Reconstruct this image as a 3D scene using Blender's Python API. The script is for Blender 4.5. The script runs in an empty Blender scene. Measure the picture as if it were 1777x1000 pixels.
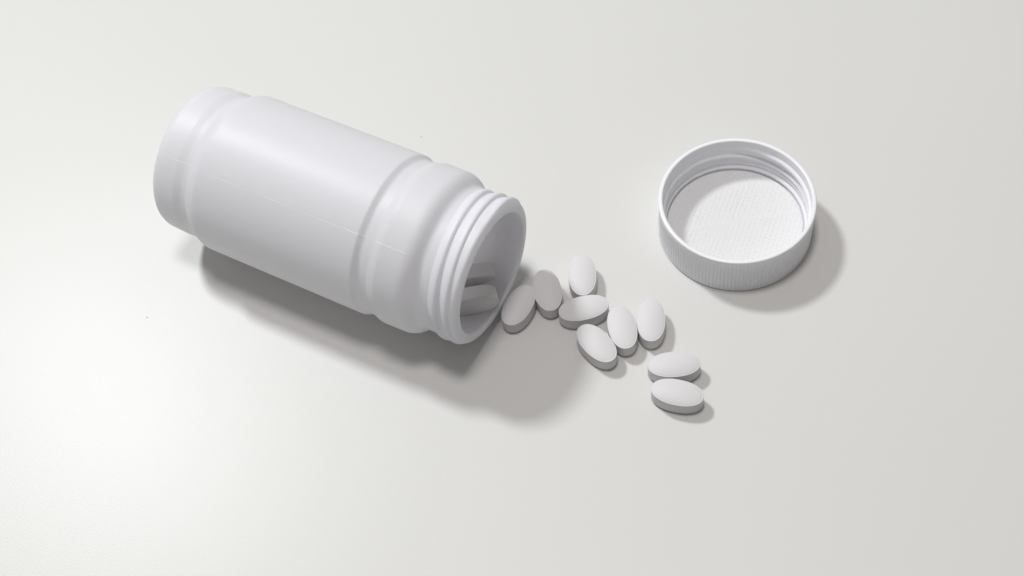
import bpy, bmesh, math, random
from mathutils import Vector, Matrix
random.seed(7)
sc = bpy.context.scene
COL = sc.collection
MM = 0.001

# ------------------------------------------------------------------ camera
CAM_H, PITCH, ROLL, FPX = 406.71*MM, 0.9802, -0.1409, 2500.0
cam_data = bpy.data.cameras.new('camera')
cam_data.sensor_width = 36.0
cam_data.lens = FPX/1777.0*36.0
cam_data.clip_start = 0.01
cam_data.clip_end = 50.0
cam = bpy.data.objects.new('camera', cam_data)
COL.objects.link(cam)
fw = Vector((0, math.cos(PITCH), -math.sin(PITCH)))
dn = Vector((0, -math.sin(PITCH), -math.cos(PITCH)))
xr = Vector((1, 0, 0))
cr, sr = math.cos(ROLL), math.sin(ROLL)
cx_ = xr*cr - dn*sr
cy_ = -(xr*sr + dn*cr)
m = Matrix.Identity(4)
for i in range(3):
    m[i][0], m[i][1], m[i][2] = cx_[i], cy_[i], -fw[i]
m[2][3] = CAM_H
cam.matrix_world = m
sc.camera = cam
sc.cycles.max_bounces = 16
sc.cycles.diffuse_bounces = 12
sc.cycles.transmission_bounces = 12

# ------------------------------------------------------------------ light
sc.view_settings.view_transform = 'Standard'
sc.view_settings.look = 'None'
sc.view_settings.gamma = 1.0
sc.view_settings.exposure = 0.0
world = bpy.data.worlds.new('World')
sc.world = world
world.use_nodes = True
bg = world.node_tree.nodes['Background']
bg.inputs[1].default_value = 1.0
# a plain room: pale ceiling overhead, dimmer walls lower down
wt = world.node_tree
w_tc = wt.nodes.new('ShaderNodeTexCoord'); w_sx = None
w_rp = wt.nodes.new('ShaderNodeValToRGB')
w_rp.color_ramp.elements[0].position = 0.05; w_rp.color_ramp.elements[0].color = (.098, .096, .089, 1)
w_rp.color_ramp.elements[1].position = 0.75; w_rp.color_ramp.elements[1].color = (.325, .322, .306, 1)
w_dt = wt.nodes.new('ShaderNodeVectorMath'); w_dt.operation = 'DOT_PRODUCT'
w_dt.inputs[1].default_value = (-.12, .28, .85)       # brighter overhead and on the far side of the room
wt.links.new(w_tc.outputs['Generated'], w_dt.inputs[0]); wt.links.new(w_dt.outputs['Value'], w_rp.inputs[0])
wt.links.new(w_rp.outputs[0], bg.inputs[0])

def lamp(name, loc, target, size, power, color):
    d = bpy.data.lights.new(name, 'AREA')
    d.shape = 'DISK'; d.size = size; d.energy = power; d.color = color
    o = bpy.data.objects.new(name, d); COL.objects.link(o)
    o.location = loc
    o.rotation_euler = (Vector(target)-Vector(loc)).to_track_quat('-Z', 'Y').to_euler()
    return o
lamp('desk_lamp_light', (-0.535, 0.95, 1.2), (0.0, 0.27, 0), 0.19, 12.6, (.965, .997, 1.0))
lamp('ceiling_light', (-0.035, 0.30, 1.60), (0.0, 0.27, 0), 0.28, 9.2, (1.0, .95, .96))

# ------------------------------------------------------------------ materials
def new_mat(name):
    mt = bpy.data.materials.new(name); mt.use_nodes = True
    nt = mt.node_tree
    return mt, nt, nt.nodes['Principled BSDF'], nt.nodes['Material Output']
def N(nt, typ, **kw):
    n = nt.nodes.new(typ)
    for k, v in kw.items(): setattr(n, k, v)
    return n
def bump(nt, bsdf, scale, strength, dist, detail=3.0, coord='Object'):
    tc = N(nt, 'ShaderNodeTexCoord'); nz = N(nt, 'ShaderNodeTexNoise'); b = N(nt, 'ShaderNodeBump')
    nz.inputs['Scale'].default_value = scale; nz.inputs['Detail'].default_value = detail
    b.inputs['Strength'].default_value = strength; b.inputs['Distance'].default_value = dist
    nt.links.new(tc.outputs[coord], nz.inputs['Vector'])
    nt.links.new(nz.outputs[0], b.inputs['Height'])
    nt.links.new(b.outputs[0], bsdf.inputs['Normal'])
    return tc, nz, b
def tint(nt, bsdf, tc, scale, c0, c1):
    nz = N(nt, 'ShaderNodeTexNoise'); nz.inputs['Scale'].default_value = scale; nz.inputs['Detail'].default_value = 4
    mx = N(nt, 'ShaderNodeMix', data_type='RGBA')
    mx.inputs[6].default_value = (*c0, 1); mx.inputs[7].default_value = (*c1, 1)
    nt.links.new(tc.outputs['Object'], nz.inputs['Vector'])
    nt.links.new(nz.outputs[0], mx.inputs[0]); nt.links.new(mx.outputs[2], bsdf.inputs['Base Color'])

def mat_table():
    mt, nt, b, out = new_mat('satin_white_laminate')
    tc, nz, bp = bump(nt, b, 1900, 0.75, 0.00005, 2.5)
    tint(nt, b, tc, 9, (.659, .657, .642), (.677, .675, .661))
    b.inputs['Roughness'].default_value = 0.35
    b.inputs['Specular IOR Level'].default_value = 0.28
    return mt
def mat_plastic(name, c, rough, trans, noise=900, bs=.05, spec=.5, thick=False):
    mt, nt, b, out = new_mat(name)
    tc, nz, bp = bump(nt, b, noise, bs, 0.00005)
    tint(nt, b, tc, 60, tuple(x*.99 for x in c), tuple(min(x*1.01, 1) for x in c))
    b.inputs['Roughness'].default_value = rough
    b.inputs['Specular IOR Level'].default_value = spec
    if trans:
        tr = N(nt, 'ShaderNodeBsdfTranslucent'); tr.inputs[0].default_value = (.93, .92, .915, 1)
        mx = N(nt, 'ShaderNodeMixShader'); mx.inputs[0].default_value = trans
        if thick:       # the neck finish is several times thicker than the blown wall
            sp = N(nt, 'ShaderNodeSeparateXYZ'); mr = N(nt, 'ShaderNodeMapRange')
            nt.links.new(tc.outputs['Object'], sp.inputs[0]); nt.links.new(sp.outputs[0], mr.inputs[0])
            for i_, v_ in zip((1, 2, 3, 4), (.046, .062, trans, .34)): mr.inputs[i_].default_value = v_
            nt.links.new(mr.outputs[0], mx.inputs[0])
        nt.links.new(b.outputs[0], mx.inputs[1]); nt.links.new(tr.outputs[0], mx.inputs[2])
        nt.links.new(mx.outputs[0], out.inputs[0])
    return mt
M_TABLE = mat_table()
M_BOTTLE = mat_plastic('white_hdpe', (.925, .932, .982), .44, .40, thick=True)
M_INSIDE = mat_plastic('white_hdpe_inner_face', (.925, .93, .95), .5, .72)
M_CAP = mat_plastic('glossy_white_cap_plastic', (.93, .932, .965), .34, .10, 500, .02)
M_PILL = mat_plastic('matte_tablet_coating', (.675, .665, .670), .55, 0, 2600, .35, .35)
def mat_liner():
    mt, nt, b, out = new_mat('embossed_foam_liner')
    tc = N(nt, 'ShaderNodeTexCoord')
    mp = N(nt, 'ShaderNodeMapping'); mp.inputs['Rotation'].default_value = (0, 0, math.radians(28))
    nt.links.new(tc.outputs['Object'], mp.inputs['Vector'])
    sx = N(nt, 'ShaderNodeSeparateXYZ'); nt.links.new(mp.outputs[0], sx.inputs[0])
    k = 2*math.pi/0.0016
    def mth(op, a, bb=None):
        n = N(nt, 'ShaderNodeMath', operation=op)
        for i, v in enumerate((a, bb)):
            if v is None: continue
            if isinstance(v, (int, float)): n.inputs[i].default_value = v
            else: nt.links.new(v, n.inputs[i])
        return n.outputs[0]
    s1 = mth('SINE', mth('MULTIPLY', sx.outputs[0], k)); s2 = mth('SINE', mth('MULTIPLY', sx.outputs[1], k))
    pr = mth('MULTIPLY', mth('POWER', mth('MULTIPLY', mth('ADD', s1, 1.0), mth('ADD', s2, 1.0)), 1.3), -.55)
    nz = N(nt, 'ShaderNodeTexNoise'); nz.inputs['Scale'].default_value = 900; nz.inputs['Detail'].default_value = 4
    nt.links.new(tc.outputs['Object'], nz.inputs['Vector'])
    nz2 = N(nt, 'ShaderNodeTexNoise'); nz2.inputs['Scale'].default_value = 130
    nt.links.new(tc.outputs['Object'], nz2.inputs['Vector'])
    h = mth('ADD', mth('MULTIPLY', pr, mth('MULTIPLY', nz2.outputs[0], .9)), mth('MULTIPLY', nz.outputs[0], 1.2))
    so = N(nt, 'ShaderNodeSeparateXYZ'); nt.links.new(tc.outputs['Object'], so.inputs[0])
    v = mth('SUBTRACT', so.outputs[1], mth('ADD', mth('MULTIPLY', so.outputs[0], .03), .0006))   # crease pressed across the disc
    vv = mth('MULTIPLY', v, 1/.0008)
    crease = mth('EXPONENT', mth('MULTIPLY', mth('MULTIPLY', vv, vv), -1.0))
    h = mth('ADD', mth('MULTIPLY', h, mth('SUBTRACT', 1.0, mth('MULTIPLY', crease, .6))), mth('MULTIPLY', crease, .9))
    bp = N(nt, 'ShaderNodeBump'); bp.inputs['Strength'].default_value = .9; bp.inputs['Distance'].default_value = .00009
    nt.links.new(h, bp.inputs['Height']); nt.links.new(bp.outputs[0], b.inputs['Normal'])
    b.inputs['Base Color'].default_value = (.715, .715, .72, 1)
    b.inputs['Roughness'].default_value = .7
    b.inputs['Specular IOR Level'].default_value = .25
    return mt
M_LINER = mat_liner()
def mat_speck():
    mt, nt, b, out = new_mat('dust_grey')
    tc, nz, bp = bump(nt, b, 3000, .4, .0001)
    tint(nt, b, tc, 2000, (.33, .32, .30), (.46, .44, .41))
    b.inputs['Roughness'].default_value = .8
    return mt
M_SPECK = mat_speck()

# ------------------------------------------------------------------ helpers
def mesh_obj(name, verts, faces, mat, parent=None, smooth=True, sharp=None):
    me = bpy.data.meshes.new(name)
    me.from_pydata(verts, [], faces); me.update()
    me.materials.append(mat)
    if smooth: me.polygons.foreach_set('use_smooth', [True]*len(me.polygons))
    bm = bmesh.new(); bm.from_mesh(me)
    bmesh.ops.recalc_face_normals(bm, faces=bm.faces)
    bm.to_mesh(me); bm.free()
    o = bpy.data.objects.new(name, me); COL.objects.link(o)
    if parent: o.parent = parent
    return o
def thing(name, label, cat, loc, rz=0, group=None):
    o = bpy.data.objects.new(name, None); COL.objects.link(o)
    o.empty_display_size = .01
    o.location = loc; o.rotation_euler = (0, 0, rz)
    o['label'] = label; o['category'] = cat
    if group: o['group'] = group
    return o
def fillet(ctrl, n=14):
    """polyline of (a, b, radius) -> rounded polyline"""
    out = []
    for i, c in enumerate(ctrl):
        p = Vector((c[0], c[1])); rad = c[2]
        if i in (0, len(ctrl)-1) or rad <= 0: out.append(p); continue
        a = Vector(ctrl[i-1][:2])-p; b = Vector(ctrl[i+1][:2])-p
        la, lb = a.length, b.length; a.normalize(); b.normalize()
        ang = a.angle(b)
        if ang > 3.10: out.append(p); continue
        t = min(rad/math.tan(ang/2), la*.49, lb*.49)
        p0, p1 = p+a*t, p+b*t
        for k in range(n+1):            # quadratic rounding
            u = k/n
            out.append(p0*(1-u)**2 + p*2*u*(1-u) + p1*u*u)
    return out
def dens(pts, step):
    out = [pts[0]]
    for a, b in zip(pts, pts[1:]):
        k = max(1, int((b-a).length/step))
        for i in range(1, k+1): out.append(a.lerp(b, i/k))
    return out
def bridge(rings, nseg, verts, faces, base, closed=True):
    for i in range(rings-1):
        for j in range(nseg if closed else nseg-1):
            a = base+i*nseg+j; b = base+i*nseg+(j+1) % nseg
            faces.append((a, b, b+nseg, a+nseg))

# ------------------------------------------------------------------ table
def build_table():
    t = bpy.data.meshes.new('table_top')
    bm = bmesh.new()
    bmesh.ops.create_cube(bm, size=1)
    for v in bm.verts:
        v.co.x *= 2.4; v.co.y *= 1.6; v.co.z *= .03
        v.co += Vector((0, .25, -.015))
    bmesh.ops.bevel(bm, geom=[e for e in bm.edges], offset=.003, segments=3, affect='EDGES')
    bm.to_mesh(t); bm.free(); t.materials.append(M_TABLE)
    o = bpy.data.objects.new('table_top', t); COL.objects.link(o)
    o['kind'] = 'structure'; o['label'] = 'satin off-white table top under the bottle, cap and tablets'
build_table()

# ------------------------------------------------------------------ bottle
BX, BY, TH, RB = -61.43*MM, 299.27*MM, -0.6069, 27.81
OUTER = [(-47.4, 0, 0), (-47.4, 14, 1.0), (-48.0, 19, 1.5), (-48.0, 25.5, 7.0), (-38.2, 25.9, 3.2), (-35.4, 25.35, 3.0), (-33.4, 25.6, 2.4),
         (-29.8, 27.8, 7), (32.0, 27.81, 1.6), (33.9, 26.55, 2.2), (37.3, 26.8, 3.6), (40.4, 27.81, 4.0), (50.3, 27.75, 7.0),
         (53.9, 24.3, 3.2), (57.5, 24.2, 2), (62, 24.3, .8), (67.4, 24.4, 1.7), (68.2, 22.6, .8), (68.2, 20.95, .45)]
INNER = [(67.2, 20.8, .5), (62.0, 20.7, 1.5), (54.6, 21.3, 2.0), (50.0, 26.2, 4.0), (40.0, 26.5, 3.0), (37.3, 25.3, 2), (35.3, 25.2, 2), (32.5, 26.5, 2),
         (-29.8, 26.5, 3.0), (-33.2, 24.2, 2), (-35.2, 24.0, 2), (-37.8, 24.6, 2), (-46.3, 24.2, 4.0), (-46.0, 0, 0)]
PROF_OUT = fillet(OUTER)
def outer_r(s):
    for a, b in zip(PROF_OUT, PROF_OUT[1:]):
        if a.x <= s <= b.x and b.x > a.x:
            return a.y + (b.y-a.y)*(s-a.x)/(b.x-a.x)
    return 24
def bpt(s, r, psi):
    return (s*MM, r*math.cos(psi)*MM, (RB + r*math.sin(psi))*MM)
def build_bottle():
    t = thing('pill_bottle', 'open white plastic pill bottle lying on its side, tablets spilling from its mouth', 'bottle', (BX, BY, 0), TH)
    prof = dens(fillet(OUTER+INNER), 1.2)
    ns = 160; verts = []; faces = []
    core = [p for p in prof if p.y > 1e-6]
    for p in core:
        for j in range(ns):
            verts.append(bpt(p.x, p.y, 2*math.pi*j/ns))
    bridge(len(core), ns, verts, faces, 0)
    c0 = len(verts); verts.append(bpt(prof[0].x, 0, 0)); verts.append(bpt(prof[-1].x, 0, 0))
    for j in range(ns):
        faces.append((c0, (j+1) % ns, j))
        e = (len(core)-1)*ns
        faces.append((c0+1, e+j, e+(j+1) % ns))
    bo = mesh_obj('bottle_body', verts, faces, M_BOTTLE, t)
    bo.data.materials.append(M_INSIDE)
    for p in bo.data.polygons:      # faces looking into the bottle
        c = p.center; rr = math.hypot(c.y, c.z-RB*MM)/MM
        if c.x < .067 and (c.y*p.normal.y + (c.z-RB*MM)*p.normal.z < -1e-5*rr or (rr < 23 and p.normal.x > .5)):
            p.material_index = 1
    # two-start screw thread on the neck: right-handed, buttress section, tapered ends
    sec = [(-2.5, -.3), (-2.2, .0), (-1.7, .30), (-1.0, .66), (-.4, .9), (.1, 1.0), (.5, .93), (.8, .62), (1.0, .3), (1.2, .0), (1.25, -.3)]
    H = .9; n = 340; k = len(sec)
    for s_front, d0, d1 in ((65.1, -160, 236), (61.0, 12, 446)):
        verts = []; faces = []
        a0, a_end = math.radians(d0), math.radians(d1)
        for i in range(n+1):
            u = i/n; a = a0+(a_end-a0)*u
            s = s_front + (a-math.pi)/(2*math.pi)*8.2
            if s > 65.6: s = 65.6+(1-math.exp(-(s-65.6)/.9))*.9
            tp = min(1, (1-u)*n/34, u*n/34); tp = tp*tp*(3-2*tp)
            for ds, h in sec:
                hh = h*H*tp if h > 0 else h
                verts.append(bpt(min(s+ds, 67.2), 24.3+hh-(1-tp)*.15, a))
        for i in range(n):
            for j in range(k-1):
                a = i*k+j; faces.append((a, a+1, a+1+k, a+k))
            faces.append((i*k+k-1, i*k, (i+1)*k, (i+1)*k+k-1))
        faces.append(tuple(range(k))); faces.append(tuple(n*k+j for j in range(k)))
        mesh_obj('screw_thread', verts, faces, M_BOTTLE, t)
    # fine mould parting seam along the body
    verts = []; faces = []
    pts = [q for q in dens(PROF_OUT, .8) if -47.3 < q.x < 55.5 and q.y > 23.5]
    psi = math.radians(127.8)
    for i, q in enumerate(pts):
        s = q.x
        h = -.012+.03*max(0, math.sin(s*.31+1.1))
        if 28 < s < 34 or -38.5 < s < -34: h = .06
        if 38 < s < 49: h = .05
        w = .11
        for dw, dh in ((-w*1.6, -.02), (w*.5, h+.03), (w*.7, h), (w, -.05)):
            verts.append(bpt(s, q.y+dh, psi+dw/max(q.y, 5)))
    for i in range(len(pts)-1):
        for j in range(4):
            a = i*4+j; b = i*4+(j+1) % 4; faces.append((a, b, b+4, a+4))
    mesh_obj('mould_seam', verts, faces, M_BOTTLE, t, smooth=False)
    return t
build_bottle()

# ------------------------------------------------------------------ cap
CAPX, CAPY, CAPH = 78.75*MM, 284.1*MM, 16.9
def build_cap():
    t = thing('bottle_cap', 'round white ribbed screw cap lying open side up with a dimpled liner inside', 'cap', (CAPX, CAPY, 0))
    ribs = 130; sub = 6; ns = ribs*sub
    def rib(j):     # groove profile round the skirt
        x = (j % sub)/sub
        return .5+.5*math.cos(2*math.pi*x)
    outer = [(0, 0, 0), (0, 24.9, 0), (.35, 25.6, 0), (.9, 25.75, 0), (1.6, 25.75, 0), (14.0, 25.82, 0), (14.5, 25.85, 0), (15.1, 26.0, 0), (16.5, 26.02, 0), (16.85, 25.92, 0), (17.0, 25.7, 0), (17.04, 25.3, 0)]
    inner = [(17.02, 24.8, 0), (16.88, 24.6, 0), (16.4, 24.5, 0), (12, 24.5, 0), (7.3, 24.4, 0), (6.9, 24.15, 0), (6.4, 23.85, 0), (6.0, 23.85, 0), (5.6, 24.1, 0), (5.3, 24.2, 0), (5.0, 24.05, 0), (4.6, 23.45, 0), (4.2, 23.15, 0),
             (3.7, 23.1, 0), (3.4, 23.3, 0), (2.1, 23.3, 0), (2.0, 23.0, 0), (2.0, 0, 0)]
    prof = [(z, r*1.01, 0) for z, r, _ in outer+inner]
    verts = []; faces = []
    rows = [p for p in prof if p[1] > 0]
    for z, r, _ in rows:
        dep = .30 if (.9 < z < 14.2 and r > 25.3) else 0
        for j in range(ns):
            a = 2*math.pi*j/ns
            rr = r - dep*(1-rib(j))
            verts.append((rr*math.cos(a)*MM, rr*math.sin(a)*MM, z*MM))
    bridge(len(rows), ns, verts, faces, 0)
    c0 = len(verts); verts += [(0, 0, 0), (0, 0, 2*MM)]
    e = (len(rows)-1)*ns
    for j in range(ns):
        faces.append((c0, (j+1) % ns, j)); faces.append((c0+1, e+j, e+(j+1) % ns))
    mesh_obj('ribbed_shell', verts, faces, M_CAP, t)
    # inside thread
    verts = []; faces = []
    a_end = math.radians(100); turns = 1.75; a0 = a_end-2*math.pi*turns; z_end = 13.0; pitch = 3.75; n = 520
    sec = [(-1.25, -.3), (-1.0, .1), (-.6, .5), (-.2, .78), (.15, .85), (.5, .7), (.85, .35), (1.15, 0), (1.3, -.3)]
    for i in range(n+1):
        u = i/n; a = a0+(a_end-a0)*u
        z = z_end+(a-a_end)/(2*math.pi)*pitch
        tp = min(1, (1-u)*n/44, u*n/44); tp = tp*tp*(3-2*tp)
        for dz, h in sec:
            hh = h*1.05*tp if h > 0 else h
            if tp < .02 and h > 0: hh = -.05
            r = 24.72-hh+(1-tp)*.15
            verts.append((r*math.cos(a)*MM, r*math.sin(a)*MM, (z+dz)*MM))
    k = len(sec)
    for i in range(n):
        for j in range(k-1):
            a = i*k+j; faces.append((a, a+1, a+1+k, a+k))
        faces.append((i*k+k-1, i*k, (i+1)*k, (i+1)*k+k-1))
    faces.append(tuple(range(k))); faces.append(tuple(n*k+j for j in range(k)))
    mesh_obj('screw_thread', verts, faces, M_CAP, t)
    # liner disc
    verts = []; faces = []; ns = 128
    rows = [(2.03, 22.9), (2.9, 22.95), (3.2, 22.9), (3.26, 22.7)]+[(3.26+.05*math.sin(r*.5), r) for r in (20, 16, 12, 8, 4, 1)]
    for z, r in rows:
        for j in range(ns):
            a = 2*math.pi*j/ns
            w = .05*math.sin(2*a+.6)*(r/22)**2 if z > 2.9 else 0
            verts.append((r*math.cos(a)*MM, r*math.sin(a)*MM, (z+w)*MM))
    bridge(len(rows), ns, verts, faces, 0)
    c0 = len(verts); verts.append((0, 0, 3.27*MM))
    e = (len(rows)-1)*ns
    for j in range(ns): faces.append((c0, e+j, e+(j+1) % ns))
    mesh_obj('liner', verts, faces, M_LINER, t)
build_cap()

# ------------------------------------------------------------------ tablets
def tablet_mesh():
    A, B = 8.38, 4.66; na = 96
    rows = [(0, 1.0-.93), ]
    H0, H1, DB, DT = 1.0, 5.75, 1.0, 1.1
    prof = []
    for q in (.12, .3, .5, .68, .82, .92, .975): prof.append((q, H0-DB*(1-q**2.1)))
    prof += [(1.0, H0), (1.006, H0+.10), (1.006, H1-.14), (1.004, H1-.03), (.992, H1+.02), (.98, H1+.015), (.965, H1-.01)]
    for q in (.93, .86, .75, .6, .45, .3, .15): prof.append((q, H1+DT*(1-q**2.1)))
    verts = []; faces = []
    for q, z in prof:
        for j in range(na):
            a = 2*math.pi*j/na; c, s = math.cos(a), math.sin(a)
            e = 2/2.17
            x = A*math.copysign(abs(c)**e, c); y = B*math.copysign(abs(s)**e, s)
            # inset uniformly at the rim rather than scaling the long axis more
            verts.append((x*q*MM, y*q*MM, z*MM))
    bridge(len(prof), na, verts, faces, 0)
    c0 = len(verts); verts += [(0, 0, (H0-DB)*MM), (0, 0, (H1+DT)*MM)]
    e = (len(prof)-1)*na
    for j in range(na):
        faces.append((c0, (j+1) % na, j)); faces.append((c0+1, e+j, e+(j+1) % na))
    return verts, faces
HT = 6.85
SPILL = 'white oval tablets spilled on the table'
first = None
def place_tablet(x, y, ang, label, rx=0., ry=0., z=None, group=SPILL):
    """x, y, z: middle of the tablet in millimetres; rx tilts about the long axis"""
    global first
    if first is None:
        v, f = tablet_mesh(); first = o = mesh_obj('tablet', v, f, M_PILL)
    else:
        o = first.copy(); COL.objects.link(o)
    rot = Matrix.Rotation(math.radians(ang), 4, 'Z') @ Matrix.Rotation(math.radians(rx), 4, 'X') @ Matrix.Rotation(math.radians(ry), 4, 'Y')
    mid = Vector((0, 0, HT/2*MM))
    if z is None:
        low = min((rot @ (vv.co-mid)).z for vv in o.data.vertices)
        zc = -low
    else: zc = z*MM
    loc = Vector((x*MM, y*MM, zc)) - rot.to_3x3() @ mid
    o.matrix_world = Matrix.Translation(loc) @ rot
    o['label'] = label; o['category'] = 'tablet'; o['group'] = group
    return o
place_tablet(1.4, 261.8, 57.1, "white oval tablet nearest the bottle's mouth, touching its lip")
place_tablet(11.6, 266.1, 92.8, 'shaded white oval tablet second from the bottle, upright beside the one at the lip')
place_tablet(24.0, 270.3, 83.8, 'white oval tablet farthest back, behind the one lying crosswise')
place_tablet(22.5, 257.0, 6.2, 'white oval tablet lying crosswise in front of the farthest one')
place_tablet(24.7, 242.9, 120.1, 'slanted white oval tablet at the front of the middle cluster')
place_tablet(33.9, 247.6, 92.0, 'white oval tablet leaning against the slanted one, between it and its right neighbour')
place_tablet(43.6, 248.9, 80.6, 'white oval tablet at the right end of the middle cluster, nearest the cap')
place_tablet(48.0, 230.9, -4.7, 'upper of the two white oval tablets lying side by side at front right')
place_tablet(47.2, 220.6, -23.0, 'lowest white oval tablet, frontmost of the side by side pair at front right')
INS = 'white oval tablets still inside the bottle'
place_tablet(-13.4, 261.6, 5, 'white oval tablet on edge just inside the bottle mouth, the nearer of two', rx=88, z=12.3, group=INS)
place_tablet(-13.4, 270.5, 3, 'white oval tablet on edge deeper in the bottle mouth, behind the nearer one', rx=108, z=14.2, group=INS)

# ------------------------------------------------------------------ dust
def speck(x, y, sx, sy, sz, rz, label):
    bm = bmesh.new(); bmesh.ops.create_icosphere(bm, subdivisions=2, radius=1)
    for v in bm.verts:
        k = 1+.35*(random.random()-.5)
        v.co = Vector((v.co.x*sx*k, v.co.y*sy*k, v.co.z*sz*k+sz*.8))*MM
    me = bpy.data.meshes.new('dust_speck'); bm.to_mesh(me); bm.free(); me.materials.append(M_SPECK)
    o = bpy.data.objects.new('dust_speck', me); COL.objects.link(o)
    o.location = (x*MM, y*MM, 0); o.rotation_euler = (0, 0, rz)
    o['label'] = label; o['category'] = 'dust speck'; o['group'] = 'tiny dust specks on the table'

speck(-125.5, 281.8, .34, .17, .08, .7, 'lone grey dust speck on the bright table left of the bottle shadow')
speck(-25.2, 344.5, .18, .36, .08, .2, 'tiny grey dust speck on the table behind the bottle shoulder')
